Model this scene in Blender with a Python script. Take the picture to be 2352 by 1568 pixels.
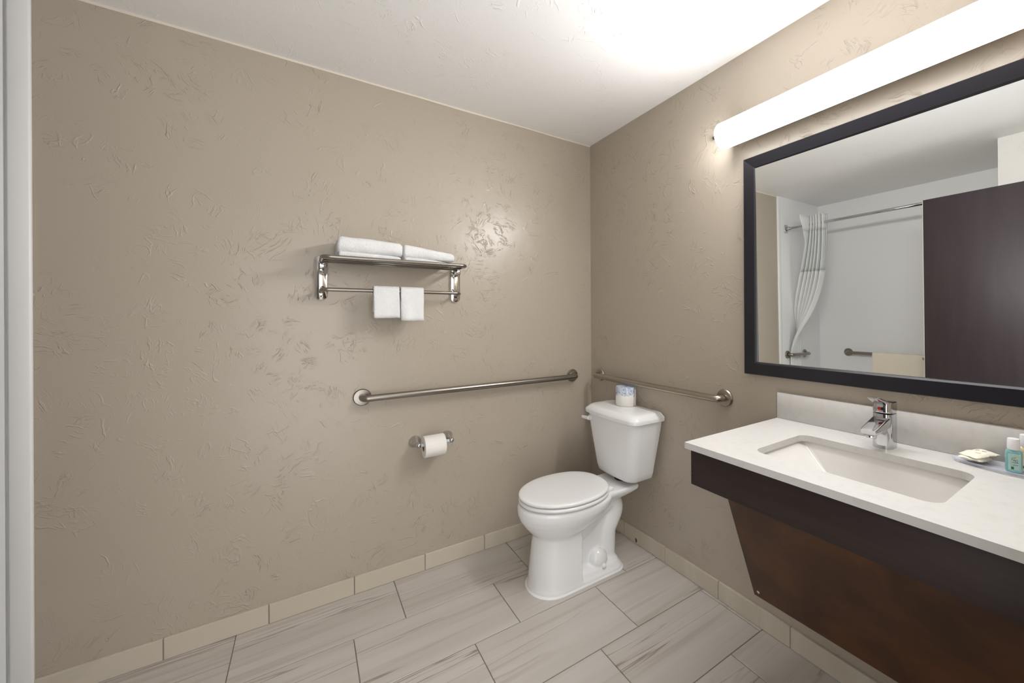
import bpy, bmesh, math, random
from mathutils import Vector, Matrix, noise
random.seed(7)
for o in list(bpy.data.objects): bpy.data.objects.remove(o)
SC = bpy.context.scene
COL = SC.collection
PI = math.pi

# ---------------------------------------------------------------- camera
F_PX, CX, CY = 913.218, 1314.763, 729.526
YAW, ROLL = 0.588546, -0.005335
cam_d = bpy.data.cameras.new('camera'); cam = bpy.data.objects.new('camera', cam_d); COL.objects.link(cam)
cam_d.sensor_fit = 'HORIZONTAL'; cam_d.sensor_width = 36.0
cam_d.lens = F_PX / 2352 * 36
cam_d.shift_x = (1176 - CX) / 2352
cam_d.shift_y = (CY - 784) / 2352
cam_d.clip_start = 0.02
d = Vector((math.sin(YAW), math.cos(YAW), 0)); r = Vector((math.cos(YAW), -math.sin(YAW), 0)); u = Vector((0, 0, 1))
r2 = r * math.cos(ROLL) + u * math.sin(ROLL); u2 = -r * math.sin(ROLL) + u * math.cos(ROLL)
m = Matrix.Identity(4)
for i in range(3):
    m[i][0] = r2[i]; m[i][1] = u2[i]; m[i][2] = -d[i]
m.translation = Vector((-1.57645, -2.13910, 1.29733))
cam.matrix_world = m
SC.camera = cam

# ---------------------------------------------------------------- light
TUBE_STRENGTH = 95.0
WORLD_STRENGTH = 4.0
SC.view_settings.view_transform = 'Standard'; SC.view_settings.look = 'None'
SC.view_settings.gamma = 1.0; SC.view_settings.use_curve_mapping = False
SC.view_settings.exposure = -0.32
w = bpy.data.worlds.new('world'); SC.world = w; w.use_nodes = True      # daylit bedroom beyond the open doorway
w.node_tree.nodes['Background'].inputs[0].default_value = (.985, .99, 1.0, 1)
w.node_tree.nodes['Background'].inputs[1].default_value = WORLD_STRENGTH

# ---------------------------------------------------------------- materials
def s2l(c):
    return tuple(((v/255)/12.92 if v/255 <= .04045 else ((v/255+.055)/1.055)**2.4) for v in c) + (1,)
def mat(name, rgb, rough=.5, metal=0, spec=.5, **kw):
    mt = bpy.data.materials.new(name); mt.use_nodes = True
    b = mt.node_tree.nodes['Principled BSDF']
    b.inputs['Base Color'].default_value = s2l(rgb)
    b.inputs['Roughness'].default_value = rough; b.inputs['Metallic'].default_value = metal
    b.inputs['Specular IOR Level'].default_value = spec
    for k, v in kw.items(): b.inputs[k].default_value = v
    return mt
class N:
    """tiny node helper"""
    def __init__(s, mt): s.t = mt.node_tree; s.b = s.t.nodes['Principled BSDF']
    def n(s, typ, **kw):
        nd = s.t.nodes.new(typ)
        for k, v in kw.items():
            if k.startswith('i_'): nd.inputs[k[2:].replace('_', ' ')].default_value = v
            else: setattr(nd, k, v)
        return nd
    def l(s, a, b): s.t.links.new(a, b)
    def math(s, op, a, b=None, c=None):
        nd = s.n('ShaderNodeMath', operation=op)
        for k, v in enumerate((a, b, c)):
            if v is None: continue
            if isinstance(v, (int, float)): nd.inputs[k].default_value = v
            else: s.l(v, nd.inputs[k])
        return nd.outputs[0]
    def smooth(s, v, a, b, lo=0, hi=1):
        nd = s.n('ShaderNodeMapRange', interpolation_type='SMOOTHSTEP')
        s.l(v, nd.inputs[0])
        for k, q in enumerate((a, b, lo, hi)): nd.inputs[k+1].default_value = q
        return nd.outputs[0]
    def noise(s, vec, scale, detail=2, dist=0, rough=.5):
        nd = s.n('ShaderNodeTexNoise'); s.l(vec, nd.inputs['Vector'])
        nd.inputs['Scale'].default_value = scale; nd.inputs['Detail'].default_value = detail
        nd.inputs['Distortion'].default_value = dist; nd.inputs['Roughness'].default_value = rough
        return nd.outputs['Fac']
    def mix(s, f, a, b):
        nd = s.n('ShaderNodeMix', data_type='RGBA')
        for sock, v in ((0, f), (6, a), (7, b)):
            if isinstance(v, (int, float, tuple)): nd.inputs[sock].default_value = v
            else: s.l(v, nd.inputs[sock])
        return nd.outputs[2]
    def bump(s, h, dist, strength=1):
        nd = s.n('ShaderNodeBump'); nd.inputs['Distance'].default_value = dist; nd.inputs['Strength'].default_value = strength
        s.l(h, nd.inputs['Height']); s.l(nd.outputs[0], s.b.inputs['Normal'])
    def pos(s): return s.n('ShaderNodeNewGeometry').outputs['Position']
    def objc(s): return s.n('ShaderNodeTexCoord').outputs['Object']

def plaster(name, rgb, rough, amount=1.0, spec=.5):
    """skip-trowelled paint: broken ridges in loose patches"""
    mt = mat(name, rgb, rough, spec=spec); n = N(mt); P = n.pos()
    nrm = n.n('ShaderNodeNewGeometry').outputs['True Normal']
    patch = n.smooth(n.noise(P, 2.1, 2, .3), .38, .56)
    def strokes(scale, along, across, off, lo, hi):
        """fans of short parallel trowel strokes, each cell turned its own way"""
        sh = n.n('ShaderNodeVectorMath', operation='ADD'); n.l(P, sh.inputs[0]); sh.inputs[1].default_value = (off, off*.7, off*1.3)
        wv = n.n('ShaderNodeTexNoise'); n.l(sh.outputs[0], wv.inputs['Vector']); wv.inputs['Scale'].default_value = scale*1.3; wv.inputs['Detail'].default_value = 2
        wp = n.n('ShaderNodeVectorMath', operation='MULTIPLY_ADD'); n.l(wv.outputs['Color'], wp.inputs[0]); wp.inputs[1].default_value = (.5/scale,)*3; n.l(sh.outputs[0], wp.inputs[2])
        vo = n.n('ShaderNodeTexVoronoi'); n.l(wp.outputs[0], vo.inputs['Vector']); vo.inputs['Scale'].default_value = scale
        sp = n.n('ShaderNodeSeparateColor'); n.l(vo.outputs['Color'], sp.inputs[0])
        ro = n.n('ShaderNodeVectorRotate', rotation_type='AXIS_ANGLE'); n.l(wp.outputs[0], ro.inputs['Vector']); n.l(nrm, ro.inputs['Axis']); n.l(n.math('MULTIPLY', sp.outputs[0], 6.28), ro.inputs['Angle'])
        mp = n.n('ShaderNodeMapping'); n.l(ro.outputs[0], mp.inputs[0]); mp.inputs['Scale'].default_value = (along, across, across)
        mp2 = n.n('ShaderNodeMapping'); n.l(ro.outputs[0], mp2.inputs[0]); mp2.inputs['Scale'].default_value = (across, across, along)
        az = n.n('ShaderNodeSeparateXYZ'); n.l(nrm, az.inputs[0])
        mx = n.n('ShaderNodeMix', data_type='VECTOR'); n.l(n.math('GREATER_THAN', n.math('ABSOLUTE', az.outputs[2]), .5), mx.inputs[0]); n.l(mp2.outputs[0], mx.inputs[4]); n.l(mp.outputs[0], mx.inputs[5])
        st = n.smooth(n.noise(mx.outputs[1], 1, 2, .5), lo, hi)
        fall = n.smooth(vo.outputs['Distance'], .25, .6, 1, 0)
        return n.math('MULTIPLY', n.math('MULTIPLY', st, fall), n.smooth(sp.outputs[1], .22, .42))
    h = n.math('MULTIPLY', strokes(15, 19, 125, 0, .50, .70), n.math('ADD', n.math('MULTIPLY', patch, .8), .2))
    h = n.math('ADD', h, n.math('MULTIPLY', strokes(7.5, 12, 95, 3.7, .57, .72), n.math('ADD', n.math('MULTIPLY', patch, .7), .25)))
    ridge = n.smooth(n.math('ABSOLUTE', n.math('SUBTRACT', n.noise(P, 4.5, 3, .8), .5)), 0, .012, 1, 0)
    h = n.math('ADD', h, n.math('MULTIPLY', n.math('MULTIPLY', ridge, n.smooth(n.noise(P, 8, 1), .56, .62)), .45))
    h = n.math('ADD', h, n.math('MULTIPLY', n.noise(P, 6, 3), .8))
    h = n.math('ADD', h, n.math('MULTIPLY', n.noise(P, 60, 2), n.math('ADD', n.math('MULTIPLY', patch, .10), .02)))
    n.bump(h, .0021 * amount)
    return mt
M = {}
M['wall'] = plaster('beige wall paint', (179, 168, 152), .30)
M['ceiling'] = plaster('white ceiling paint', (250, 249, 247), .55, .6)
M['white_wall'] = plaster('white wall paint', (238, 235, 230), .5, .7)
M['surround'] = mat('white shower surround', (250, 250, 250), .3)
M['trimwhite'] = mat('white trim', (245, 244, 243), .35)
M['grout'] = mat('grey grout', (150, 143, 134), .8)
def stone(name, base, dark, light, strong=1.0, rough=.32):
    mt = mat(name, base, rough); n = N(mt)
    oi = n.n('ShaderNodeObjectInfo')
    off = n.n('ShaderNodeCombineXYZ'); n.l(n.math('MULTIPLY', oi.outputs['Random'], 37.0), off.inputs[0]); n.l(n.math('MULTIPLY', oi.outputs['Random'], 91.0), off.inputs[1])
    ad = n.n('ShaderNodeVectorMath', operation='ADD'); n.l(n.objc(), ad.inputs[0]); n.l(off.outputs[0], ad.inputs[1])
    mp = n.n('ShaderNodeMapping'); n.l(ad.outputs[0], mp.inputs[0]); mp.inputs['Rotation'].default_value = (0, 0, .035); mp.inputs['Scale'].default_value = (.55, 13, 1)
    v = mp.outputs[0]
    broad = n.smooth(n.noise(v, .9, 3, .3), .35, .7)
    vein = n.smooth(n.math('ABSOLUTE', n.math('SUBTRACT', n.noise(v, 1.3, 4, .35), .52)), 0, .022, 1, 0)
    gate = n.smooth(n.noise(v, .55, 1), .48, .64)
    band = n.math('MULTIPLY', n.smooth(n.noise(v, 1.9, 3, .2), .54, .68), .24)
    f = n.math('MULTIPLY', n.math('MAXIMUM', n.math('MULTIPLY', vein, n.math('MULTIPLY', gate, .9)), band), strong)
    c = n.mix(broad, s2l(base), s2l(light)); c = n.mix(f, c, s2l(dark)); n.l(c, n.b.inputs['Base Color'])
    return mt
M['tile'] = stone('veined floor tile', (192, 185, 176), (138, 124, 115), (201, 195, 188))
M['basetile'] = stone('plain base tile', (200, 190, 172), (180, 169, 150), (207, 198, 182), .3, .4)
M['ceramic'] = mat('white vitreous china', (242, 242, 241), .08, spec=.55)
M['basin'] = mat('off-white basin china', (222, 219, 214), .1, spec=.55)
M['seat'] = mat('white seat plastic', (242, 242, 241), .16)
M['steel'] = mat('brushed stainless steel', (152, 146, 138), .3, 1)
M['satin'] = mat('satin nickel', (176, 168, 156), .32, 1)
M['chrome'] = mat('polished chrome', (200, 200, 202), .06, 1)
M['polished'] = mat('polished steel plate', (228, 224, 220), .1, 1)
M['dark'] = mat('dark recess', (22, 20, 20), .6)
M['mirror'] = mat('silvered glass', (250, 252, 250), .0, 1)
M['rubber'] = mat('white plastic rod', (214, 222, 220), .4)
M['paper'] = mat('tissue paper', (240, 236, 230), .9)
M['card'] = mat('cardboard core', (120, 98, 74), .9)
def terry():
    mt = mat('white terry cloth', (250, 250, 249), .95, **{'Sheen Weight': .3}); n = N(mt); P = n.objc()
    n.bump(n.math('ADD', n.noise(P, 420, 2), n.math('MULTIPLY', n.noise(P, 60, 2), .6)), .004)
    return mt
M['towel'] = terry()
def quartz():
    mt = mat('white quartz', (226, 224, 220), .3); n = N(mt)
    f = n.smooth(n.noise(n.pos(), 45, 4), .45, .75); n.l(n.mix(n.math('MULTIPLY', f, .35), s2l((208, 206, 202)), s2l((192, 189, 183))), n.b.inputs['Base Color'])
    return mt
M['quartz'] = quartz()
def wood(name, a, b, rough, sc=(40, 3, 3), spec=.5):
    mt = mat(name, a, rough, spec=spec); n = N(mt)
    mp = n.n('ShaderNodeMapping'); n.l(n.pos(), mp.inputs[0]); mp.inputs['Scale'].default_value = sc
    f = n.smooth(n.noise(mp.outputs[0], 1.5, 5, .4, .6), .35, .7)
    n.l(n.mix(f, s2l(a), s2l(b)), n.b.inputs['Base Color'])
    g = n.noise(mp.outputs[0], 3, 3)
    n.l(n.math('ADD', n.math('MULTIPLY', g, .2), rough - .1), n.b.inputs['Roughness'])
    return mt
M['apron'] = wood('espresso laminate', (40, 25, 24), (48, 31, 29), .55, (20, 3, 40))
M['panel'] = wood('walnut panel', (62, 37, 20), (92, 56, 29), .4, (4, 3, 3))
M['door'] = wood('espresso door veneer', (50, 40, 44), (56, 45, 49), .5, (20, 14, 1.5))
M['frame'] = mat('black espresso frame', (25, 23, 29), .3)
M['dooredge'] = mat('pale door edge', (196, 188, 176), .5)
M['curtain'] = mat('white curtain cloth', (236, 237, 235), .8)
M['sheer'] = mat('sheer curtain band', (222, 225, 224), .7)
def tube_mat(name, strength):
    mt = bpy.data.materials.new(name); mt.use_nodes = True; t = mt.node_tree
    b = t.nodes['Principled BSDF']; b.inputs['Base Color'].default_value = (.9, .9, .9, 1); b.inputs['Roughness'].default_value = .3
    b.inputs['Emission Color'].default_value = (.985, .985, 1.0, 1); b.inputs['Emission Strength'].default_value = strength
    return mt
M['tube'] = tube_mat('lit acrylic diffuser', TUBE_STRENGTH); M['tube_dim'] = tube_mat('dimmed diffuser edge', TUBE_STRENGTH*.11)  # edge emission lowered to keep nearby wall and ceiling from blowing out
def glassy(name, rgb, rough=.02, ior=1.45, tr=1.0):
    return mat(name, rgb, rough, **{'Transmission Weight': tr, 'IOR': ior})
M['acrylic'] = mat('clear acrylic', (226, 228, 242), .06, **{'Alpha': .35})
M['aqua'] = glassy('aqua shampoo', (172, 230, 234), .05, 1.35, .55)
M['lotion'] = mat('cream lotion', (240, 224, 180), .3)
M['cap'] = mat('white cap', (240, 240, 242), .35)
M['label'] = mat('pale teal label', (176, 220, 220), .5)
M['gold'] = mat('gold print', (206, 188, 110), .5)
M['ink'] = mat('blue grey print', (60, 104, 124), .6)
M['green'] = mat('green print', (20, 110, 62), .5)
M['orange'] = mat('orange print', (236, 170, 60), .5)
M['wrapper'] = mat('cream soap wrapper', (244, 238, 222), .45)
M['red'] = mat('red mark', (190, 30, 24), .4)
def wrapped_paper():
    mt = mat('printed roll wrapper', (238, 234, 228), .7); n = N(mt); P = n.objc()
    sx = n.n('ShaderNodeSeparateXYZ'); n.l(P, sx.inputs[0])
    edge = n.math('ADD', sx.outputs[2], n.math('MULTIPLY', n.noise(P, 55, 2), .05))
    top = n.smooth(edge, .083, .090)
    f = n.math('MULTIPLY', top, n.smooth(n.noise(P, 130, 3, 1), .3, .62))
    n.l(n.mix(f, s2l((240, 236, 230)), s2l((150, 170, 200))), n.b.inputs['Base Color'])
    return mt
M['wrap'] = wrapped_paper()

# ---------------------------------------------------------------- mesh helpers
ORG = {}
def link(o, parent=None):
    COL.objects.link(o)
    if parent is not None: o.parent = parent
    return o
def org(parent): return ORG.get(parent.name, Vector()) if parent is not None else Vector()
def thing(name, label, cat, loc, group=None):
    o = bpy.data.objects.new(name, None); o.empty_display_size = .05; link(o)
    o.location = loc; ORG[o.name] = Vector(loc); o['label'] = label; o['category'] = cat
    if group: o['group'] = group
    return o
def tag(o, label, cat, group=None):
    o['label'] = label; o['category'] = cat
    if group: o['group'] = group
    return o
def struct(o): o['kind'] = 'structure'; return o
def mk(name, vs, fs, mt, parent=None, smooth=False, loc=None, label=None):
    """vs in world space; the object origin is its parent's, or loc"""
    O = org(parent) if parent is not None else (Vector(loc) if loc is not None else Vector())
    me = bpy.data.meshes.new(name)
    me.from_pydata([tuple(Vector(v) - O) for v in vs], [], fs)
    bm = bmesh.new(); bm.from_mesh(me); bmesh.ops.recalc_face_normals(bm, faces=bm.faces); bm.to_mesh(me); bm.free()
    me.materials.append(mt)
    if smooth:
        for p in me.polygons: p.use_smooth = True
    o = bpy.data.objects.new(name, me); link(o, parent)
    ORG[o.name] = O
    if parent is None and loc is not None: o.location = O
    if label: o['label'] = label
    return o
def join(*parts):
    V, Fs = [], []
    for vs, fs in parts:
        k = len(V); V += [tuple(v) for v in vs]; Fs += [tuple(i + k for i in f) for f in fs]
    return V, Fs
def boxd(lo, hi, bev=0, seg=2):
    bm = bmesh.new(); bmesh.ops.create_cube(bm, size=1)
    lo = Vector([min(a, b) for a, b in zip(lo, hi)]) if True else lo
    return _boxd(bm, lo, hi, bev, seg)
def _boxd(bm, lo, hi, bev, seg):
    hi = Vector(hi)
    for v in bm.verts:
        v.co = Vector([(lo[i] + hi[i]) / 2 + v.co[i] * abs(hi[i] - lo[i]) for i in range(3)])
    if bev: bmesh.ops.bevel(bm, geom=list(bm.edges), offset=bev, segments=seg, profile=.5, affect='EDGES')
    bm.verts.index_update(); V = [v.co.copy() for v in bm.verts]; Fs = [tuple(v.index for v in f.verts) for f in bm.faces]
    bm.free(); return V, Fs
def box(name, a, b, mt, parent=None, bev=0, seg=2, loc=None, label=None):
    lo = [min(x, y) for x, y in zip(a, b)]; hi = [max(x, y) for x, y in zip(a, b)]
    o = mk(name, *boxd(lo, hi, bev, seg), mt, parent, False, loc, label)
    if bev:
        for p in o.data.polygons: p.use_smooth = True
        o.data.set_sharp_from_angle(angle=math.radians(50))
    return o
def loft(secs, cap=True, closed=True):
    n = len(secs[0]); V = [Vector(p) for s in secs for p in s]; Fs = []
    for i in range(len(secs) - 1):
        for j in range(n if closed else n - 1):
            k = (j + 1) % n
            Fs.append((i*n + j, i*n + k, (i+1)*n + k, (i+1)*n + j))
    if cap: Fs.append(tuple(range(n))[::-1]); Fs.append(tuple(range((len(secs)-1)*n, len(secs)*n)))
    return V, Fs
def fillet(pts, rad, seg=8):
    pts = [Vector(p) for p in pts]; out = [pts[0]]
    for a, b, c in zip(pts, pts[1:], pts[2:]):
        u1 = (a - b).normalized(); u2_ = (c - b).normalized(); ang = u1.angle(u2_)
        t = min(rad / math.tan(ang / 2), (a-b).length*.49, (c-b).length*.49)
        p0, p1 = b + u1*t, b + u2_*t
        for k in range(seg + 1):
            s = k / seg; out.append((1-s)**2*p0 + 2*s*(1-s)*b + s*s*p1)
    return out + [pts[-1]]
def tube(path, rad, seg=16, cap=True):
    path = [Vector(p) for p in path]; secs = []; nrm = None
    for i, p in enumerate(path):
        t = (path[min(i+1, len(path)-1)] - path[max(i-1, 0)]).normalized()
        if nrm is None:
            a = Vector((0, 0, 1)) if abs(t.z) < .9 else Vector((1, 0, 0)); nrm = (a - t*a.dot(t)).normalized()
        else: nrm = (nrm - t*nrm.dot(t)).normalized()
        bn = t.cross(nrm); R = rad[i] if isinstance(rad, (list, tuple)) else rad
        secs.append([p + (nrm*math.cos(2*PI*k/seg) + bn*math.sin(2*PI*k/seg))*R for k in range(seg)])
    return loft(secs, cap)
def lathe(c, axis, prof, seg=32):
    """prof: (distance along axis, radius)"""
    c = Vector(c); ax = Vector(axis).normalized(); a = Vector((0, 0, 1)) if abs(ax.z) < .9 else Vector((1, 0, 0))
    n = (a - ax*a.dot(ax)).normalized(); b = ax.cross(n)
    return loft([[c + ax*t + (n*math.cos(2*PI*k/seg) + b*math.sin(2*PI*k/seg))*max(R, 1e-5) for k in range(seg)] for t, R in prof])
def sharp(o, deg=40):
    for p in o.data.polygons: p.use_smooth = True
    o.data.set_sharp_from_angle(angle=math.radians(deg)); return o
def rrect2(a0, a1, b0, b1, rads, seg=6):
    """rounded rectangle outline in 2D, rads for corners (a1,b1),(a0,b1),(a0,b0),(a1,b0)"""
    if not isinstance(rads, (list, tuple)): rads = [rads]*4
    out = []
    for (ca, cb, sa, sb, st), R in zip(((a1, b1, -1, -1, 0), (a0, b1, 1, -1, 90), (a0, b0, 1, 1, 180), (a1, b0, -1, 1, 270)), rads):
        for k in range(seg + 1):
            t = math.radians(st + 90*k/seg); out.append((ca + sa*R + R*math.cos(t), cb + sb*R + R*math.sin(t)))
    return out

H = 2.44
XL, YF, XS = -2.35, -2.20, -3.19        # left wall, front wall, shower back wall
YS = -1.52                               # near end of the shower alcove

# ---------------------------------------------------------------- room shell
wb = struct(box('wall_back', (XL, 0, 0), (.12, .12, H), M['wall']))
wr = struct(box('wall_right', (0, 0, 0), (.12, YF - .1, H), M['wall']))
struct(box('wall_left', (XL, YS, 0), (XL - .1, YF - .1, H), M['white_wall']))
struct(box('wall_shower_back', (XS, .12, 0), (XS - .1, YS - .1, H), M['surround']))
struct(box('wall_shower_side', (XL - .1, YS, 0), (XS, YS - .1, H), M['surround']))
struct(box('wall_shower_end', (XL, 0, 0), (XS, .12, H), M['surround']))
struct(box('wall_half', (XL, -.787, 0), (XL - .1, YS, .94), mat('cream half wall paint', (222, 213, 196), .45)))
DX0, DX1, DH = -2.03, -1.08, 2.06
V, Fs = join(boxd((XL, YF - .1, 0), (DX0, YF, H)), boxd((DX1, YF - .1, 0), (.0, YF, H)), boxd((DX0, YF - .1, DH), (DX1, YF, H)))
struct(mk('wall_front', V, Fs, M['wall']))
struct(box('ceiling', (XS - .1, YF - .1, H), (.12, .12, H + .1), M['ceiling']))
fl = struct(box('floor', (XS - .1, -2.32, -.1), (.12, .12, -.004), M['grout']))
# the strip of ceiling paint cut in along the top of the back wall
V = []; nst = 60
for i in range(nst + 1):
    x = XL + (0 - XL)*i/nst; h = .010 + .006*noise.noise(Vector((x*3, 1, 0))) - .004*i/nst
    V += [(x, -.0012, H), (x, -.0012, H - h), (x, .0, H), (x, .0, H - h)]
Fs = []
for i in range(nst):
    a = i*4; b = a + 4; Fs += [(a, a+1, b+1, b), (a+1, a+3, b+3, b+1)]
struct(mk('trim_1', V, Fs, mat('cut-in paint line', (226, 214, 200), .6)))

# floor tiles
TL, TW, G = .600, .300, .0035
def piece(name, a, b, mt, parent, bev=.0012):
    c = Vector([(p + q)/2 for p, q in zip(a, b)])
    lo = [min(p, q) - k for p, q, k in zip(a, b, c)]; hi = [max(p, q) - k for p, q, k in zip(a, b, c)]
    key = (name, mt.name) + tuple(round(v, 4) for v in hi)
    if key not in CACHE:
        me = bpy.data.meshes.new(name); V, Fs = boxd(lo, hi, bev, 1); me.from_pydata(V, [], Fs); me.materials.append(mt); CACHE[key] = me
    o = bpy.data.objects.new(name, CACHE[key]); link(o, parent); o.location = c; return o
CACHE = {}
for row in range(8):
    y1 = 0 - row*TW; y0 = max(y1 - TW, YF)
    x = -1.225 + ((row*2/3) % 1)*TL - 4*TL
    while x < 0:
        a, b = max(x, XL), min(x + TL, -.0)
        if b - a > .012: piece('tile', (a + G/2, y1 - G/2, -.008), (b - G/2, y0 + G/2, 0), M['tile'], fl)
        x += TL
# baseboards of cut tile
bb = struct(box('baseboard_back', (XL, 0, 0), (0, -.007, .080), M['grout']))
js = [XL] + [-2.038 + .3207*k for k in range(7)] + [-.0]
for a, b in zip(js, js[1:]):
    if b - a > .02: piece('tile', (a + .002, 0, .001), (b - .002, -.011, .082), M['basetile'], bb)
br = struct(box('baseboard_right', (0, -.012, 0), (-.007, YF, .081), M['grout']))
js = [-.012, -.337 + .0, -.662, -.988, -1.315, -1.641, -1.967, YF]
for a, b in zip(js, js[1:]): piece('tile', (0, a - .0015, .001), (-.012, b + .0015, .083), M['basetile'], br)

st = []
for k in range(14):
    a = 2*PI*k/14; R = .010*(1 + .35*noise.noise(Vector((math.cos(a), math.sin(a), 3)))); st.append((-.0122, -.442 + R*.8*math.cos(a), .020 + R*1.3*math.sin(a)))
mk('stain', *loft([st, [(x - .0003, y, z) for x, y, z in st]]), mat('brown stain', (92, 76, 56), .8), br)
# shower
sw = struct(box('trim_2', (XL + .002, .0, .0), (XL - .050, -.016, H), M['trimwhite'], bev=.006))
struct(box('trim_3', (XL - .057, 0, .10), (XS, -.010, H), M['surround']))
sp = thing('shower_tray', 'white low shower tray with a curb at the foot of the surround', 'shower tray', (-2.76, -.75, 0))
box('curb', (XL - .068, -.018, 0), (XL - .15, YS + .001, .09), M['ceramic'], sp, .012)
box('pan', (XL - .15, -.012, 0), (XS + .001, YS + .001, .035), M['ceramic'], sp, .008)

# ---------------------------------------------------------------- door (open, standing at right angles to the front wall)
dr = struct(box('door_1', (-1.97, -1.222, .012), (-2.014, -2.165, 2.044), M['door'], bev=.0015, seg=1))
box('door_edge', (-1.9705, -1.2225, .013), (-2.0135, -1.2195, 2.043), M['dooredge'], dr)
box('latch_plate', (-1.976, -1.2205, .90), (-2.004, -1.2175, 1.02), M['steel'], dr)
box('latch_bolt', (-1.982, -1.219, .945), (-1.998, -1.205, .965), M['chrome'], dr, .002)
for z in (.25, 1.02, 1.8): box('hinge', (-1.966, -2.163, z - .05), (-1.976, -2.178, z + .05), M['steel'], dr, .002)
dj = struct(mk('door_frame_1', *join(boxd((DX0 - .05, YF - .11, 0), (DX0, YF + .012, DH + .05)), boxd((DX1, YF - .11, 0), (DX1 + .05, YF + .012, DH + .05)), boxd((DX0, YF - .11, DH), (DX1, YF + .012, DH + .05))), M['trimwhite']))

# ---------------------------------------------------------------- grab bars
def grab(a, b, nrm, off, label, rad=.016, fr=.040, mt='steel', group=None, name='grab_bar'):
    a, b, nv = Vector(a), Vector(b), Vector(nrm)
    t = thing(name, label, 'grab bar', (a + b)/2, group)
    p = fillet([a + nv*.004, a + nv*off, b + nv*off, b + nv*.004], .042, 10)
    mk('bar', *tube(p, rad, 24), M[mt], t, True)
    for q in (a, b):
        f = mk('flange', *lathe(q, nv, [(.0, fr), (.006, fr), (.011, fr - .004), (.0125, rad + .004), (.0125, .001)]), M[mt], t); sharp(f, 35)
    return t
grab((-1.359, 0, .924), (-.154, 0, .926), (0, -1, 0), .055, 'long stainless grab bar on the back wall above the paper holder')
grab((0, -.104, .931), (0, -1.023, .931), (-1, 0, 0), .055, 'satin grab bar on the right wall behind the toilet tank', mt='satin')
grab((-2.49, -.01, .857), (-2.84, -.01, .845), (0, -1, 0), .055, 'short grab bar on the shower end wall, seen in the mirror holding the curtain')
grab((XS, -.289, .849), (XS, -1.2, .849), (1, 0, 0), .055, 'grab bar along the shower back wall, seen in the mirror', group=None)

# ---------------------------------------------------------------- towel rack
RX0, RX1 = -1.523, -.913
rack = thing('towel_rack', 'chrome hotel towel shelf with lower rail on the back wall', 'towel rack', (-1.218, 0, 1.48))
for k, x in enumerate((RX0, RX1)):
    out = rrect2(x - .027, x + .027, 1.382, 1.585, .0265, 8)
    in_ = rrect2(x - .024, x + .024, 1.385, 1.582, .0235, 8)
    pl = mk('wall_plate', *loft([[(a, 0, b) for a, b in out], [(a, -.010, b) for a, b in out], [(a, -.013, b) for a, b in in_]]), M['polished'], rack); sharp(pl, 50)
    for z in (1.400,):
        s = mk('screw', *lathe((x, -.0125, z), (0, -1, 0), [(0, .0075), (.002, .007), (.002, .003), (.0005, .0025)], 16), M['steel'], pl)
    box('socket', (x - .012, -.012, 1.528), (x + .020, -.040, 1.556), M['chrome'], rack, .004)
zt = 1.562
mk('shelf_rail', *tube(fillet([(RX0, -.012, zt), (RX0, -.20, zt - .004), (RX1, -.20, zt - .004), (RX1, -.012, zt)], .035, 10), .0085, 20), M['steel'], rack, True, label='U-shaped outer shelf rail')
for y in (-.115, -.045): mk('cross_rail', *tube([(RX0, y, zt - .008), (RX1, y, zt - .008)], .0042, 14), M['steel'], rack, True)
zl = 1.427
mk('lower_rail', *tube(fillet([(RX0, -.012, zl - .006), (RX0, -.10, zl), (RX1, -.10, zl), (RX1, -.012, zl - .006)], .03, 10), .0085, 20), M['steel'], rack, True)

# folded towels on the shelf
def wob(v, a, f, seed): return a*noise.noise(Vector((v[0]*f + seed, v[1]*f, v[2]*f)))
def folded(name, x0, x1, y0, y1, z0, z1, label, seed, slope=0., end_round=.02):
    """folded bath towel: rounded fold towards the room, layered bottom flap"""
    t = thing(name, label, 'towel', ((x0+x1)/2, (y0+y1)/2, z0), 'folded towels on the shelf')
    def body(z0, z1, y0, y1, x0, x1, amp):
        secs = []; nx = 26
        for i in range(nx + 1):
            s = i/nx; x = x0 + (x1 - x0)*s
            e = min(1, math.sqrt(max(0, 1 - max(0, 1 - min(s, 1 - s)/.05)**2))*.35 + .65)
            zz1 = z0 + (z1 - z0 + slope*(s - .5))*(.5 + .5*e)
            rr = min((zz1 - z0)*.42, .03)
            o = rrect2(y0, y1, z0, zz1, [rr*.5, rr, rr, rr*.5], 7)
            row = []
            for j, (a, b) in enumerate(o):
                p = Vector((x, a, b)); k = wob(p, amp, 11, seed) + wob(p, amp*.5, 30, seed + 9)
                cy, cz = (y0 + y1)/2, (z0 + zz1)/2
                row.append((x + wob(p, amp*.6, 14, seed + 5), a + k*(1 if a < cy else .3), b + k*(.6 if b > cz else .15)))
            secs.append(row)
        return loft(secs)
    hz = z0 + (z1 - z0)*.30
    mk('folded_cloth', *body(hz - .002, z1, y0, y1, x0, x1, .007), M['towel'], t, True)
    mk('bottom_fold', *body(z0, hz + .002, y0 + .012, y1, x0 + .004, x1 - .006, .004), M['towel'], t, True)
    return t
folded('folded_towel', -1.466, -1.209, -.188, -.02, 1.5590, 1.650, 'taller folded white towel at the left of the shelf', 3.1, -.012)
folded('folded_towel', -1.203, -.972, -.188, -.02, 1.5590, 1.629, 'flatter folded white towel at the right of the shelf', 8.4, -.03)
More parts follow.
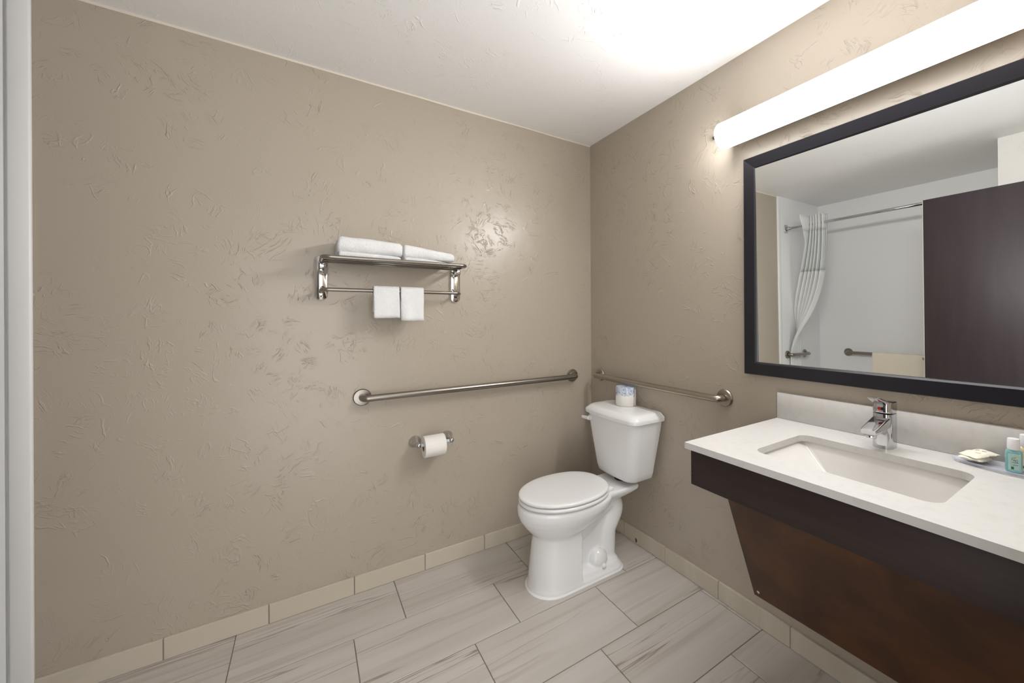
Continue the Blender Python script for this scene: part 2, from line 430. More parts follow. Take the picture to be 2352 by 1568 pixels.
# hand towels over the lower rail
def hung(x0, x1, zf, zb, label, seed):
    t = thing('hand_towel', label, 'hand towel', ((x0+x1)/2, -.10, zl), 'hand towels on the lower rail')
    def sheet(off, th, zend_f, zend_b, amp):
        path = []                                        # in y,z: front hem up, over the rail, down the back
        R = .0095 + off
        for k in range(9): path.append((-.10 - R - .004*(1 - k/8), zend_f + (zl - zend_f)*k/8))
        for k in range(1, 8): a = PI - PI*k/8; path.append((-.10 + R*math.cos(a), zl + R*math.sin(a)))
        for k in range(9): path.append((-.10 + R, zl - (zl - zend_b)*k/8))
        nx = 14; secs = []
        for i in range(nx + 1):
            s = i/nx; row = []
            for lay in (0, 1):
                pp = path if lay == 0 else path[::-1]
                for j, (y, z) in enumerate(pp):
                    q = j/(len(pp)-1); jj = q if lay == 0 else 1 - q
                    x = x0 + (x1 - x0)*s + .006*(1 if s > .5 else -1)*(0) + .004*noise.noise(Vector((z*20, seed, jj*3)))
                    hang = max(0, (zl - z)/.15)
                    dy = amp*hang*noise.noise(Vector((s*2.2 + seed, z*6, 1)))
                    # outer layer sits th further from the rail
                    nx_, nz_ = (0, 0)
                    cy, cz = -.10, min(z, zl) if z <= zl else zl
                    v = Vector((y + .10, z - zl if z > zl else 0)); v = v.normalized() if v.length > 1e-6 else Vector((0, 1))
                    o_ = th if lay == 0 else 0
                    row.append((x, y + v.x*o_ + dy, z + v.y*o_ + .004*noise.noise(Vector((s*3, seed + 4, 0)))*hang))
            secs.append(row)
        return loft(secs)
    mk('cloth', *sheet(.0, .006, zf, zb, .016), M['towel'], t, True)
    mk('outer_fold', *sheet(.008, .006, zf - .002, zb + .01, .016), M['towel'], t, True)
    return t
hung(-1.322, -1.212, 1.303, 1.33, 'wider folded white hand towel hanging at the left of the lower rail', 2.0)
hung(-1.206, -1.102, 1.290, 1.33, 'narrower white hand towel hanging at the right of the lower rail', 6.0)

# ---------------------------------------------------------------- paper holder and roll
th_ = thing('paper_holder', 'chrome two-post toilet paper holder on the back wall', 'paper holder', (-1.04, 0, .667))
ZB = .668
for x in (-1.121, -.959):
    ps = mk('post', *lathe((x, 0, ZB + .002), (0, -1, 0), [(0, .030), (.004, .030), (.010, .027), (.018, .022), (.030, .0135), (.045, .0105), (.062, .0095), (.072, .011), (.080, .0135), (.088, .0125), (.094, .007), (.0955, .001)], 28), M['chrome'], th_, True)
mk('roller', *lathe((-1.117, -.080, ZB), (1, 0, 0), [(0, .006), (.006, .0085), (.030, .0085), (.030, .0095), (.125, .0095), (.125, .0085), (.148, .0085), (.154, .006)], 24), M['rubber'], th_, True)
tp = thing('toilet_paper', 'white toilet paper roll hanging on the chrome holder', 'toilet paper', (-1.047, -.08, ZB - .011))
cz = ZB - .0105
mk('roll', *lathe((-1.098, -.080, cz), (1, 0, 0), [(0, .0205), (0, .051), (.002, .053), (.100, .053), (.102, .051), (.102, .0205)], 48), M['paper'], tp)
sharp(tp.children[0], 40)
# open the ends: paper is an annulus, core a thin sleeve
me = tp.children[0].data; bm = bmesh.new(); bm.from_mesh(me); bmesh.ops.delete(bm, geom=[f for f in bm.faces if len(f.verts) > 8], context='FACES'); bm.to_mesh(me); bm.free()
V, Fs = lathe((-1.098, -.080, cz), (1, 0, 0), [(0, .0206), (.102, .0206), (.102, .0196), (0, .0196), (0, .0206)], 32); Fs = [f for f in Fs if len(f) <= 8]
mk('core', V, Fs, M['card'], tp, True)

# ---------------------------------------------------------------- toilet
TY = -.45
def T(uu, v, z): return (-uu, TY + v, z)
toilet = thing('toilet', 'white two-piece toilet with closed lid standing in the corner', 'toilet', (-.40, TY, 0))
def egg(z, uF, uB, hw, uc, p=2.0, pb=2.6, n=40):
    out = []
    for k in range(n):
        t = 2*PI*k/n; c, s = math.cos(t), math.sin(t); q = p if c > 0 else pb
        cu = math.copysign(abs(c)**(2/q), c); sv = math.copysign(abs(s)**(2/q), s)
        out.append(T(uc + (uF - uc if c > 0 else uc - uB)*cu, hw*sv, z))
    return out
def dsec(z, uF, uB, hw, rb=.012):                            # front column, D-shaped with a flat back
    out = []
    um = uF - hw*1.02
    for k in range(25):
        t = -PI/2 + PI*k/24; out.append(T(um + (uF - um)*math.cos(t), hw*math.sin(t), z))
    out += [T(uB, hw, z), T(uB, -hw, z)]
    return out
shells = []
shells.append(loft([dsec(z, uF, uB, hw) for z, uF, uB, hw in ((0, .702, .475, .122), (.012, .702, .475, .122), (.03, .697, .474, .119), (.12, .688, .470, .114), (.20, .678, .466, .108), (.25, .668, .462, .102), (.30, .66, .46, .10))]))
shells.append(loft([egg(z, uF, uB, hw, uc) for z, uF, uB, hw, uc in ((.235, .650, .46, .088, .54), (.252, .672, .43, .106, .54), (.275, .697, .38, .126, .53), (.305, .722, .33, .147, .52), (.335, .741, .29, .164, .51), (.362, .750, .26, .175, .50), (.388, .750, .25, .178, .50), (.400, .745, .25, .175, .50), (.404, .736, .25, .167, .50))]))
# rear deck that carries the tank
def deck(z, u0, u1, hw, rr): return [T(a, b, z) for a, b in rrect2(u0, u1, -hw, hw, rr, 6)]
shells.append(loft([deck(.345, .22, .44, .085, .03), deck(.368, .13, .44, .105, .035), (deck(.385, .092, .45, .116, .03)), deck(.400, .088, .45, .118, .03), deck(.405, .092, .45, .112, .03)]))
# base plate, web, trapway and bolt-boss
def basep(z, u0, u1, hw): return [T(a, b, z) for a, b in rrect2(u0, u1, -hw, hw, [.05, .07, .07, .05], 8)]
shells.append(loft([basep(0, .195, .60, .121), basep(.014, .195, .60, .121), basep(.020, .201, .60, .115), basep(.040, .210, .60, .104), basep(.056, .225, .60, .080)]))
shells.append(loft([basep(.03, .225, .60, .060), basep(.12, .225, .60, .052), basep(.30, .23, .60, .05), basep(.37, .2, .60, .05)]))
tr = fillet([T(.52, 0, .19), T(.40, 0, .245), T(.30, 0, .315), T(.225, 0, .335), T(.205, 0, .27), T(.262, 0, .18), T(.268, 0, .05)], .06, 6)
shells.append(tube(tr, [.070]*len(tr), 24))
tr2 = fillet([T(.54, 0, .25), T(.42, 0, .300), T(.33, 0, .36)], .05, 6)
shells.append(tube(tr2, .082, 24))
for s in (-1, 1):
    V, Fs = lathe((0, 0, 0), (0, 0, 1), [(-.05*math.cos(PI*k/10), .05*math.sin(PI*k/10)) for k in range(11)], 20)
    shells.append(([Vector(T(.345, s*.068, .066)) + Vector((v.x*1.05, v.y*.75, v.z*1.1)) for v in V], Fs))
V, Fs = join(*shells)
bowl = mk('bowl', V, Fs, M['ceramic'], toilet, True)
md = bowl.modifiers.new('fuse', 'REMESH'); md.mode = 'VOXEL'; md.voxel_size = .005; md.use_smooth_shade = True
md = bowl.modifiers.new('ease', 'SMOOTH'); md.factor = .5; md.iterations = 7
for s in (-1, 1): mk('bolt_cap', *lathe(T(.335, s*.101, .036), (0, 0, 1), [(0, .0135), (.014, .0125), (.020, .009), (.0225, .001)], 20), M['ceramic'], toilet, True)
mk('caulk_line', *loft([[T(a, b, 0.0) for a, b in rrect2(.19, .709, -.127, .127, [.12, .07, .07, .12], 10)], [T(a, b, .006) for a, b in rrect2(.194, .704, -.123, .123, [.118, .07, .07, .118], 10)]]), M['ceramic'], toilet)
def seg_egg(z, g): return egg(z, .742 - g, .272 + g, .184 - g, .505, 2.0, 2.35, 64)
mk('seat_ring', *loft([seg_egg(.408, .010), seg_egg(.410, .003), seg_egg(.416, 0), seg_egg(.422, .001), seg_egg(.426, .006), seg_egg(.4265, .012)]), M['seat'], toilet, True)
mk('lid', *loft([seg_egg(.4305, .010), seg_egg(.432, .003), seg_egg(.437, .0), seg_egg(.443, .001), seg_egg(.447, .006), seg_egg(.4485, .016), seg_egg(.4490, .05), seg_egg(.4492, .12)]), M['seat'], toilet, True)
for s in (-1, 1):
    h = box('hinge', T(.262, s*.078 - .020, .404), T(.298, s*.078 + .020, .424), M['seat'], toilet, .006)
def trr(z, u0, u1, hw, bow, rr=.05):
    pts = rrect2(u0, u1, -hw, hw, [rr, .012, .012, rr], 8); out = []
    for a, b in pts:
        k = max(0, (a - u0)/(u1 - u0)); out.append(T(a + bow*k*(1 - (b/hw)**2), b, z))
    return out
def dense(f, z, u0, u1, hw, bow, rr):
    """outline with a finely divided bowed front"""
    pts = rrect2(u0, u1, -hw, hw, [rr, .012, .012, rr], 8)
    idx = 0; a = pts[:9]; b = pts[9:27]; c = pts[27:]
    last, first = c[-1], a[0]
    front = [(last[0] + (first[0]-last[0])*k/12, last[1] + (first[1]-last[1])*k/12) for k in range(1, 12)]
    allp = a + b + c + front
    out = []
    for p in allp:
        k = max(0, (p[0] - u0)/(u1 - u0)); out.append(T(p[0] + bow*k*(1 - (p[1]/hw)**2), p[1], z))
    return out
tank_secs = [(.428, .050, .165, .125, .010), (.432, .042, .180, .142, .012), (.440, .038, .190, .152, .014), (.47, .035, .195, .160, .015), (.60, .028, .205, .184, .016), (.72, .022, .213, .206, .017), (.757, .020, .215, .210, .017)]
tk = mk('tank', *loft([dense(None, z, a, b, h, bw, .045) for z, a, b, h, bw in tank_secs]), M['ceramic'], toilet); sharp(tk, 45)
lid_secs = [(.751, .016, .224, .217, .017), (.755, .014, .229, .222, .018), (.770, .014, .230, .223, .018), (.776, .014, .228, .221, .018), (.791, .018, .212, .206, .018), (.7965, .021, .205, .199, .017), (.7995, .026, .195, .189, .016), (.8010, .040, .16, .15, .012), (.8015, .06, .12, .09, .008)]
tl = mk('tank_lid', *loft([dense(None, z, a, b, h, bw, .045) for z, a, b, h, bw in lid_secs]), M['ceramic'], toilet); sharp(tl, 33)
lv = mk('flush_lever', *join(lathe(T(.212, .165, .722), (-1, 0, 0), [(0, .016), (.014, .015), (.020, .010), (.022, .001)], 20), loft([[T(.238 + a*.5,   .150 + .068*k/6, .724 - .004*k/6 + b*(1 - .25*k/6)) for a, b in rrect2(-.014, .014, -.011, .011, .008, 4)] for k in range(7)])), M['seat'], toilet, True)
mk('tank_gasket', *lathe(T(.115, 0, .404), (0, 0, 1), [(0, .05), (.028, .05)], 24), M['dark'], toilet)

# wrapped spare roll on the tank
sr = thing('spare_toilet_roll', 'spare toilet roll in a blue-printed wrapper on the toilet tank', 'toilet paper', (-.073, -.430, .802))
mk('wrapped_roll', *lathe((-.073, -.430, .8022), (0, 0, 1), [(0, .02), (0, .055), (.003, .058), (.101, .058), (.105, .055), (.106, .021), (.099, .017), (.099, .001)], 40), M['wrap'], sr)
sharp(sr.children[0], 50)
V = []; 
for k in range(7):
    a = math.radians(-62 - 4*k); R = .0585 + .0012*k
    for z in (.806, .898): V.append((-.073 + R*math.cos(a)*1, -.430 + R*math.sin(a), z + .002*math.sin(k)))
vv = [Vector(v) for v in V]
mk('paper_flap', *loft([[(vv[2*k]), vv[2*k+1], vv[2*k+1] + Vector((.0006, -.0006, 0)), vv[2*k] + Vector((.0006, -.0006, 0))] for k in range(7)]), M['paper'], sr, True)

# ---------------------------------------------------------------- vanity
CZ, CXF, CY0, CY1 = .895, -.565, -1.272, YF + .002
SX0, SX1, SY0, SY1 = -.462, -.166, -1.443, -1.871          # sink opening
ct = thing('vanity_counter', 'white quartz vanity counter with backsplash along the right wall', 'countertop', (-.28, -1.7, CZ - .02))
hole = rrect2(SX0, SX1, SY1, SY0, .035, 8)
def slab_with_hole():
    bm = bmesh.new()
    outer = [(CXF, CY1), (0, CY1), (0, CY0), (CXF, CY0)]
    def ring(pts, z): return [bm.verts.new((a, b, z)) for a, b in pts]
    for z in (CZ, CZ - .02):
        o_ = ring(outer, z); i_ = ring(hole, z)
        es = [bm.edges.new((o_[k], o_[(k+1) % 4])) for k in range(4)] + [bm.edges.new((i_[k], i_[(k+1) % len(i_)])) for k in range(len(i_))]
        bmesh.ops.triangle_fill(bm, use_beauty=True, edges=es)
        if z == CZ: ot, it = o_, i_
    for k in range(4): bm.faces.new((ot[k], ot[(k+1) % 4], o_[(k+1) % 4], o_[k]))
    n = len(it)
    for k in range(n): bm.faces.new((it[k], it[(k+1) % n], i_[(k+1) % n], i_[k]))
    bm.verts.index_update(); V = [v.co.copy() for v in bm.verts]; Fs = [tuple(v.index for v in f.verts) for f in bm.faces]; bm.free(); return V, Fs
sl = mk('slab', *slab_with_hole(), M['quartz'], ct)
box('backsplash', (-.0, CY0 + .0, CZ), (-.02, CY1, CZ + .102), M['quartz'], ct, .0015, 1)
sk = thing('sink_basin', 'white rectangular undermount sink basin in the vanity counter', 'sink', (-.31, -1.657, .75))
def ring(e, z, rr): return [(a, b, z) for a, b in rrect2(SX0 - e, SX1 + e, SY1 - e, SY0 + e, rr, 8)]
def ringx(x0, x1, y0, y1, z, rr): return [(a, b, z) for a, b in rrect2(x0, x1, y0, y1, rr, 8)]
zs = CZ - .021
SB = .762                                                   # lowest point of the basin, towards the near end
def basin(x0, x1, y0, y1, za, zb, rr): return [(a, b, zb + (za - zb)*(b - y0)/(y1 - y0)) for a, b in rrect2(x0, x1, y0, y1, rr, 6)]
def brim(e, z, rr): return [(a, b, z) for a, b in rrect2(SX0 - e, SX1 + e, SY1 - e, SY0 + e, rr, 6)]
inner = [brim(.014, zs, .03), brim(.006, zs, .022), brim(.005, zs - .004, .021),
         basin(SX0 + .075, SX1 - .030, SY1 + .030, SY0 - .085, .790, SB + .006, .012),
         basin(SX0 + .082, SX1 - .036, SY1 + .038, SY0 - .092, .786, SB + .001, .010)]
outer = [brim(.014, zs - .010, .03), basin(SX0 + .070, SX1 - .024, SY1 + .022, SY0 - .080, .775, SB - .012, .012)]
V, Fs = loft(outer[::-1] + inner)
mk('basin', V, Fs, M['basin'], sk, True); sharp(sk.children[0], 28)
mk('drain', *lathe((-.300, -1.760, .7665), (0, 0, 1), [(-.004, .026), (.003, .025), (.004, .021), (.002, .018), (.0035, .016), (.004, .001)], 28), M['seat'], sk, True)
vc = thing('vanity_cabinet', 'dark wall-hung vanity apron with sloped brown knee panel under the counter', 'vanity', (-.3, -1.7, .3))
AZ0, AZ1 = .762, CZ - .0205
box('apron', (-.552, CY0 - .014, AZ0), (-.534, CY1, AZ1), M['apron'], vc, .001, 1)
box('side_rail', (-.534, CY0 - .016, AZ0 + .03), (0, CY0 - .034, AZ1), M['apron'], vc)
px = lambda z: -.200 - (z - .268)*(.15/.375)
V = []
for y in (-1.284, CY1):
    for z in (.268, AZ0 + .05): V += [(px(z), y, z), (px(z) + .018, y, z + .0)]
kp = mk('knee_panel', V, [(0, 2, 6, 4), (1, 5, 7, 3), (0, 1, 3, 2), (4, 6, 7, 5), (0, 4, 5, 1), (2, 3, 7, 6)], M['panel'], vc)
kn = Vector((-.375, 0, -.15)).normalized()
for y in (-1.305, -2.1):
    z = .292; mk('panel_screw', *lathe((px(z), y, z), kn, [(-.001, .0062), (.0015, .006), (.0025, .004), (.0015, .0025), (.0015, .0005)], 16), M['polished'], kp, True)
for z in (.79, .805, .820): mk('pin_hole', *lathe((-.5519, CY0 - .020, z), (-1, 0, 0), [(-.001, .0022), (.0004, .002)], 10), M['dark'], vc.children[0])
for y in (-1.33, -2.0): box('wall_cleat', (-.001, y, .30), (px(.34) + .019, y - .04, .34), M['panel'], vc)

# faucet
FX, FY = -.100, -1.652
fc = thing('faucet', 'chrome single-lever faucet on the vanity counter', 'faucet', (FX, FY, CZ))
def fsec(z, u0, u1, hw, rr=.010, dx=0): return [(FX - a, FY + b, z) for a, b in rrect2(u0, u1, -hw, hw, [rr*1.9, rr*.4, rr*.4, rr*1.9], 8)]
bd = mk('body', *loft([fsec(CZ, -.026, .026, .026), fsec(CZ + .003, -.026, .026, .026), fsec(CZ + .104, -.026, .024, .026), fsec(CZ + .1055, -.024, .022, .024)]), M['chrome'], fc); sharp(bd, 35)
# spout: slants forward and down, flat top
def spsec(c, tdir, hw, h, rr):
    c = Vector(c); tdir = Vector(tdir).normalized(); up = Vector((0, 1, 0)).cross(tdir); up = up if up.z > 0 else -up
    return [c + Vector((0, 1, 0))*a + up*b for a, b in rrect2(-hw, hw, -h, h, [rr*.5, rr*.5, rr, rr], 6)]
sdir = (-.120, 0, -.022)
sp_ = mk('spout', *loft([spsec((FX, FY, CZ + .081), sdir, .0225, .017, .012), spsec((FX - .03, FY, CZ + .0755), sdir, .0225, .017, .012), spsec((FX - .108, FY, CZ + .0635), sdir, .0205, .0105, .010), spsec((FX - .116, FY, CZ + .0625), sdir, .0185, .0085, .008)]), M['chrome'], fc); sharp(sp_, 35)
mk('aerator', *lathe((FX - .095, FY, CZ + .056), (-.12, 0, -1), [(0, .014), (.010, .0135), (.012, .012), (.009, .010), (.009, .001)], 24), M['chrome'], fc); 
hd = mk('handle', *loft([fsec(CZ + .1075, -.024, .022, .0245), fsec(CZ + .1085, -.026, .024, .0262), fsec(CZ + .128, -.026, .025, .0262), fsec(CZ + .139, -.026, .020, .026), fsec(CZ + .141, -.024, .016, .023)]), M['chrome'], fc); sharp(hd, 35)
lsec = lambda uu, z, hw, h: [(FX - uu, FY + a, z + b) for a, b in rrect2(-hw, hw, -h, h, min(hw, h)*.9, 4)]
ll = mk('lever', *loft([lsec(-.004, CZ + .132, .021, .006), lsec(.020, CZ + .139, .021, .0055), lsec(.055, CZ + .151, .0185, .004), lsec(.082, CZ + .160, .015, .003), lsec(.090, CZ + .1615, .011, .002)]), M['chrome'], fc, True); sharp(ll, 40)
mk('hot_mark', *lathe((FX - .0247, FY + .003, CZ + .121), (-1, 0, 0), [(0, .0052), (.0012, .005), (.0014, .0005)], 20), M['red'], hd)
mk('cold_mark', *lathe((FX - .0247, FY - .004, CZ + .121), (-1, 0, 0), [(0, .0048), (.0012, .0046), (.0014, .0005)], 20), M['dark'], hd)

# ---------------------------------------------------------------- tray, soaps and bottles
DXC, DYC, DA, DB = -.070, -1.950, .043, .147
tray = thing('amenity_tray', 'clear oval amenity tray on the counter beside the faucet', 'tray', (DXC, DYC, CZ))
def oval(s, z): return [(DXC + (DA*s if s <= 1 else DA + (s-1)*DA)*math.cos(2*PI*k/64), DYC + (DB - DA*(1 - s))*math.sin(2*PI*k/64), z) for k in range(64)]
mk('dish', *loft([oval(.86, CZ + .0005), oval(.95, CZ + .003), oval(1.06, CZ + .0085), oval(1.075, CZ + .010), oval(1.05, CZ + .0105), oval(.93, CZ + .0065), oval(.84, CZ + .0045)]), M['acrylic'], tray, True)
def packet(c, sx, sy, h, rz, tilt, label, seed):
    t = thing('soap_packet', label, 'soap', c, 'wrapped soaps on the tray')
    nx, ny = 14, 12; top, bot = [], []
    R = Matrix.Rotation(rz, 3, 'Z') @ Matrix.Rotation(tilt, 3, 'X')
    V = []
    for lay in (1, -1):
        for i in range(nx + 1):
            for j in range(ny + 1):
                a, b = i/nx*2 - 1, j/ny*2 - 1
                f = max(0, 1 - abs(a)**4)*max(0, 1 - abs(b)**3)
                z = lay*h*f**.6 + .0022*noise.noise(Vector((a*2 + seed, b*2, 0)))*(1 if abs(a) < .9 else 2)
                zig = .0012*(1 if j % 2 else -1) if i in (0, nx) else 0
                V.append(Vector(c) + R @ Vector((a*sx + zig, b*sy, z + h)))
    W_ = (nx+1)*(ny+1); Fs = []
    for l in (0, 1):
        for i in range(nx):
            for j in range(ny):
                q = l*W_ + i*(ny+1) + j; Fs.append((q, q+1, q+ny+2, q+ny+1))
    mk('wrapper', V, Fs, M['wrapper'], t, True)
    return t, R
t1, R1 = packet((-.064, -1.846, CZ + .008), .024, .032, .0075, 1.35, .05, 'lower wrapped cream soap packet lying in the tray', 1.0)
t2, R2 = packet((-.060, -1.852, CZ + .0205), .024, .034, .0065, 1.05, -.12, 'upper wrapped soap packet with gold print, on top of the other', 5.0)
def stroke(p, a, b, wd, R, c, parent, mt, name='print_mark', h=.0146):
    a = Vector(a + (h,)); b = Vector(b + (h,)); dn = (b - a).normalized(); s = Vector((-dn.y, dn.x, 0))*wd
    q = [a - s, b - s, b + s, a + s]; V = [Vector(c) + R @ (v) for v in q] + [Vector(c) + R @ (v + Vector((0, 0, .0006))) for v in q]
    mk(name, V, [(0, 1, 2, 3), (4, 5, 6, 7), (0, 1, 5, 4), (1, 2, 6, 5), (2, 3, 7, 6), (3, 0, 4, 7)], M[mt], parent)
wp = t2.children[0]
for a, b, wd, mt in (((-.012, .006), (-.004, .012), .0008, 'gold'), ((-.004, .012), (.004, .008), .0010, 'gold'), ((.006, -.012), (.012, -.006), .0008, 'ink'), ((-.010, -.014), (-.002, -.010), .0007, 'green'), ((.002, .004), (.008, .000), .0007, 'ink')):
    stroke(None, a, b, wd, R2, (-.060, -1.852, CZ + .0205), wp, mt, h=.0125)
for a, b, wd, mt in (((-.0205, .010), (-.0205, .019), .0012, 'dark'), ((.018, -.022), (.018, -.006), .0009, 'gold')):
    stroke(None, a, b, wd, R2, (-.060, -1.852, CZ + .0205), wp, mt, h=.0075)

def bottle(c, rz, h, hw, hd_, liquid, label, labelmats):
    t = thing('toiletry_bottle', label, 'bottle', c, 'toiletry bottles on the tray')
    R = Matrix.Rotation(rz, 3, 'Z'); c = Vector(c)
    def sec(a, b, z, p=4):
        out = []
        for k in range(36):
            an = 2*PI*k/36; cc, ss = math.cos(an), math.sin(an)
            out.append(c + R @ Vector((b*math.copysign(abs(cc)**(2/p), cc), a*math.copysign(abs(ss)**(2/p), ss), z)))
        return out
    hb = h*.66
    bdy = mk('bottle_body', *loft([sec(hw*.9, hd_*.85, 0), sec(hw, hd_, .004), sec(hw, hd_, hb - .008), sec(hw*.96, hd_*.95, hb - .003), sec(hw*.7, hd_*.7, hb + .001), sec(hw*.5, hd_*.66, hb + .002)]), liquid, t, True)
    sharp(bdy, 60)
    mk('cap', *lathe(c + Vector((0, 0, hb + .001)), (0, 0, 1), [(0, .0110), (.003, .0118), (h - hb - .003, .0112), (h - hb - .001, .0102), (h - hb - .001, .001)], 28), M['cap'], t); sharp(t.children[-1], 40)
    lb = None
    fx = -hd_ - .0004
    def rectp(name, y0, y1, z0, z1, mt, parent, dep=.0004):
        vs = [c + R @ Vector((x, y, z)) for x in (fx, fx - dep) for y, z in ((y0, z0), (y1, z0), (y1, z1), (y0, z1))]
        return mk(name, vs, [(0, 1, 2, 3), (4, 5, 6, 7), (0, 1, 5, 4), (1, 2, 6, 5), (2, 3, 7, 6), (3, 0, 4, 7)], M[mt], parent)
    lm, bm_, s1, s2 = labelmats
    lb = rectp('label_panel', -hw*.72, hw*.72, .006, hb - .008, lm, t)
    fx -= .0004
    e = .0006
    y0, y1, z0, z1 = -hw*.62, hw*.40, .008, hb - .010
    for q in ((y0, y0 + e, z0, z1), (y1 - e, y1, z0, z1), (y0, y1, z0, z0 + e), (y0, y1, z1 - e, z1)): rectp('label_border', *q, bm_, lb, .0003)
    for k, (ya, yb, f) in enumerate(((-.45, .20, .30), (-.30, .05, .40), (-.50, .25, .47), (-.15, .20, .54), (-.45, .0, .62), (-.40, .22, .70), (-.2, .25, .78), (-.45, .1, .86))):
        zc = z0 + (z1 - z0)*f; rectp('label_print', hw*ya, hw*yb, zc - .0005, zc + .0006, (s1 if k % 2 == 0 else s2), lb, .0003)
    for k in range(4):
        zc = z0 + (z1 - z0)*(.45 + .06*k); yc = hw*(-.35 + .2*k); rectp('label_print', yc - .0005, yc + .0006, zc, zc + .004, s1, lb, .0003)
    rectp('label_square', hw*.05, hw*.36, .0085, .0150, 'green', lb, .0004)
    return t
bottle((-.085, -1.920, CZ + .006), .25, .084, .0150, .0115, M['aqua'], 'small aqua shampoo bottle with white cap on the tray', ('label', 'gold', 'ink', 'orange'))
bottle((-.053, -1.937, CZ + .006), .2, .092, .0160, .0115, M['lotion'], 'cream lotion bottle with white cap behind the aqua bottle', ('wrapper', 'gold', 'orange', 'gold'))

# ---------------------------------------------------------------- framed mirror
MY0, MY1, MZ0, MZ1, MW = -1.133, -2.13, 1.056, 1.967, .052
mr = thing('wall_mirror', 'large rectangular wall mirror in a dark espresso frame above the sink', 'mirror', (0, -1.63, 1.5))
prof = [(.0, .0), (.0, .022), (.003, .026), (MW - .006, .020), (MW, .015), (MW, .0)]     # (inward, depth)
corners = [((MY0, MZ0), (-1, 1)), ((MY1, MZ0), (1, 1)), ((MY1, MZ1), (1, -1)), ((MY0, MZ1), (-1, -1))]
for k in range(4):
    (ya, za), (sa, ta) = corners[k]; (yb, zb), (sb, tb) = corners[(k+1) % 4]
    A = [(-dp, ya + sa*i, za + ta*i) for i, dp in prof]; B = [(-dp, yb + sb*i, zb + tb*i) for i, dp in prof]
    e = .0003; dv = (Vector(B[0]) - Vector(A[0])).normalized()*e
    f = mk('frame_rail', *loft([[Vector(p) + dv for p in A], [Vector(p) - dv for p in B]]), M['frame'], mr); sharp(f, 15)
ph, ta = math.radians(-.2), math.radians(-.65)
def gx(y, z): return -.0105 + math.tan(ph)*(y + 1.63) + math.tan(ta)*(z - 1.51)
gy0, gy1, gz0, gz1 = MY0 - MW + .006, MY1 + MW - .006, MZ0 + MW - .006, MZ1 - MW + .006
V = [(gx(y, z) + dx, y, z) for dx in (0, .003) for y, z in ((gy0, gz0), (gy1, gz0), (gy1, gz1), (gy0, gz1))]
mk('mirror_glass', V, [(0, 1, 2, 3), (4, 5, 6, 7), (0, 1, 5, 4), (1, 2, 6, 5), (2, 3, 7, 6), (3, 0, 4, 7)], M['mirror'], mr)

# ---------------------------------------------------------------- vanity light
vl = thing('vanity_light', 'long glowing white tube light on the wall above the mirror', 'wall light', (0, -1.6, 2.07))
LX, LZ, LY0, LY1, LR = -.092, 2.070, -1.075, -1.99, .054
V, Fs = lathe((LX, LY0, LZ), (0, -1, 0), [(0, .02), (0, LR - .008), (.002, LR - .003), (.008, LR), (LY0 - LY1 - .008, LR), (LY0 - LY1, LR - .004), (LY0 - LY1, .001)], 48)
def zone(f):                    # bright front; dimmed edges and an unseen opaque back, added to limit wall glare
    if len(f) != 4: return 0
    c = sum((Vector(V[i]) for i in f), Vector())/len(f); a = math.degrees(math.atan2(c.z - LZ, -(c.x - LX)))
    return 0 if -72 < a < 48 else (1 if -122 < a < 100 else 2)
for nm, zn, mt_ in (('diffuser_tube', 0, M['tube']), ('diffuser_edge', 1, M['tube_dim']), ('tube_light_shield', 2, M['trimwhite'])):
    fl_ = [f for f in Fs if zone(f) == zn]
    o = mk(nm, V, fl_, mt_, vl); sharp(o, 45)
    bm = bmesh.new(); bm.from_mesh(o.data); bmesh.ops.delete(bm, geom=[v for v in bm.verts if not v.link_faces], context='VERTS'); bm.to_mesh(o.data); bm.free()
box('back_plate', (0, LY0 - .10, LZ - .010), (-.040, LY1 + .06, LZ + .030), M['trimwhite'], vl, .004)
mk('end_pin', *tube([(-.030, LY0 + .085, LZ + .042), (-.030, LY0 - .14, LZ + .042)], .008, 16), M['satin'], vl, True)

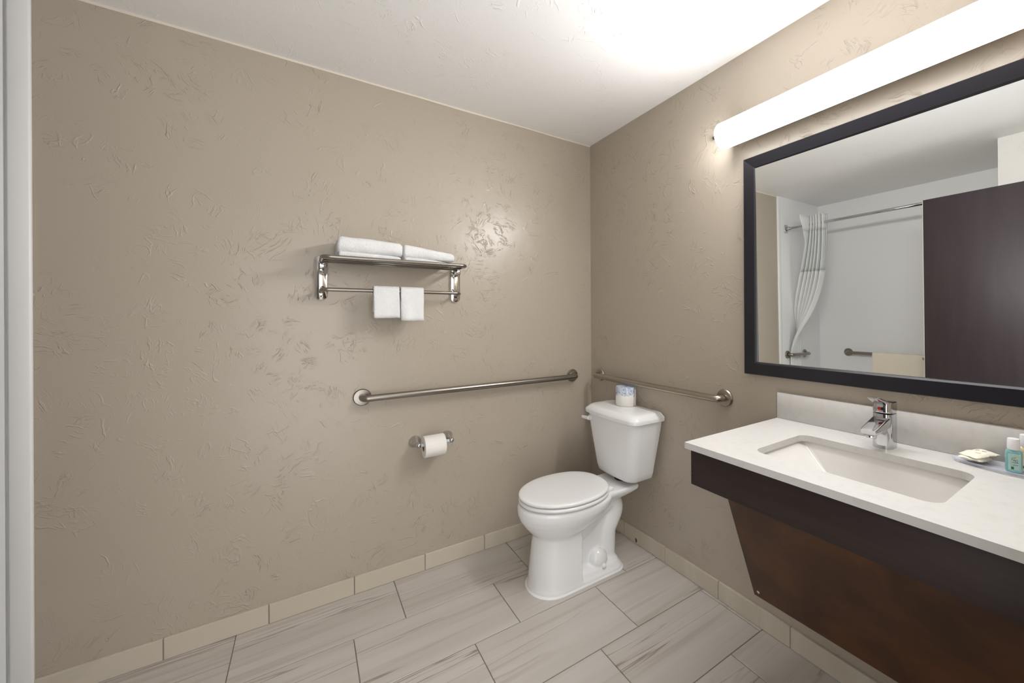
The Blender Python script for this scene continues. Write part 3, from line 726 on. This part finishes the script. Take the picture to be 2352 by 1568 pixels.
# ---------------------------------------------------------------- shower rod and curtain
RZ, RXX = 2.125, -2.50
rod = thing('shower_rod', 'chrome shower curtain rod across the shower, seen in the mirror', 'shower rod', (RXX, -.76, RZ))
mk('rod', *tube([(RXX, -.012, RZ), (RXX, YS + .001, RZ)], .0125, 20), M['chrome'], rod, True)
for y, s in ((-.010, -1), (YS, 1)):
    box('flange', (RXX - .028, y, RZ - .04), (RXX + .028, y + s*.012, RZ + .04), M['chrome'], rod, .005)
    mk('collar', *lathe((RXX, y, RZ), (0, s, 0), [(.01, .02), (.035, .019), (.045, .015)], 20), M['chrome'], rod, True)
cu = thing('shower_curtain', 'white shower curtain bunched on the rod and tucked behind a grab bar', 'shower curtain', (RXX, -.25, .3))
def curt(z):
    """one horizontal section of the bunched cloth"""
    s = (2.205 - z)/(2.205 - .30)
    pts = []; nf = 6; n = nf*10
    # centre line and spread run from the rod to the grab bar on the end wall
    k = min(1, max(0, (2.10 - z)/(2.10 - .87))); k = k*k*(3 - 2*k)*.6 + k*.4
    cx = RXX*(1-k) + (-2.62)*k; cy = -.31*(1-k) + (-.030 - .10*(1 - k))*k
    spread = .155 + .10*k*(1 - k)*2 + .05*k; dep = .045*(1 - k) + .014*k
    kd = k**3; dirx, diry = kd, -(1 - kd)
    L = math.hypot(dirx, diry); dirx, diry = dirx/L, diry/L
    for i in range(n + 1):
        q = i/n; t = (q - .5)*spread
        o = dep*math.sin(2*PI*nf*q)*(1 + .2*math.sin(9*q + z))
        tip = 0
        if z > 1.75: tip = .150*max(0, 1 - abs(q - .04)/.05)*min(1, max(0, z - 1.95)/.22)      # first pleat flares into the room
        x = cx + dirx*t + (-diry)*o*1 + tip; y = cy + diry*t + dirx*o*1
        y = min(y, -.0125 if z > .80 else -.0125)
        pts.append((x, y, z))
    return pts
def band(z0, z1, nm, mt):
    nz = max(2, int((z0 - z1)/.035)); rows = [curt(z0 + (z1 - z0)*i/nz) for i in range(nz + 1)]
    V, Fs = loft(rows, cap=False, closed=False)
    o = mk(nm, V, Fs, mt, cu, True); sd = o.modifiers.new('thick', 'SOLIDIFY'); sd.thickness = .0012
band(2.205, 2.06, 'header_band', M['curtain']); band(2.06, 1.68, 'sheer_band', M['sheer']); band(1.68, .30, 'curtain_cloth', M['curtain'])
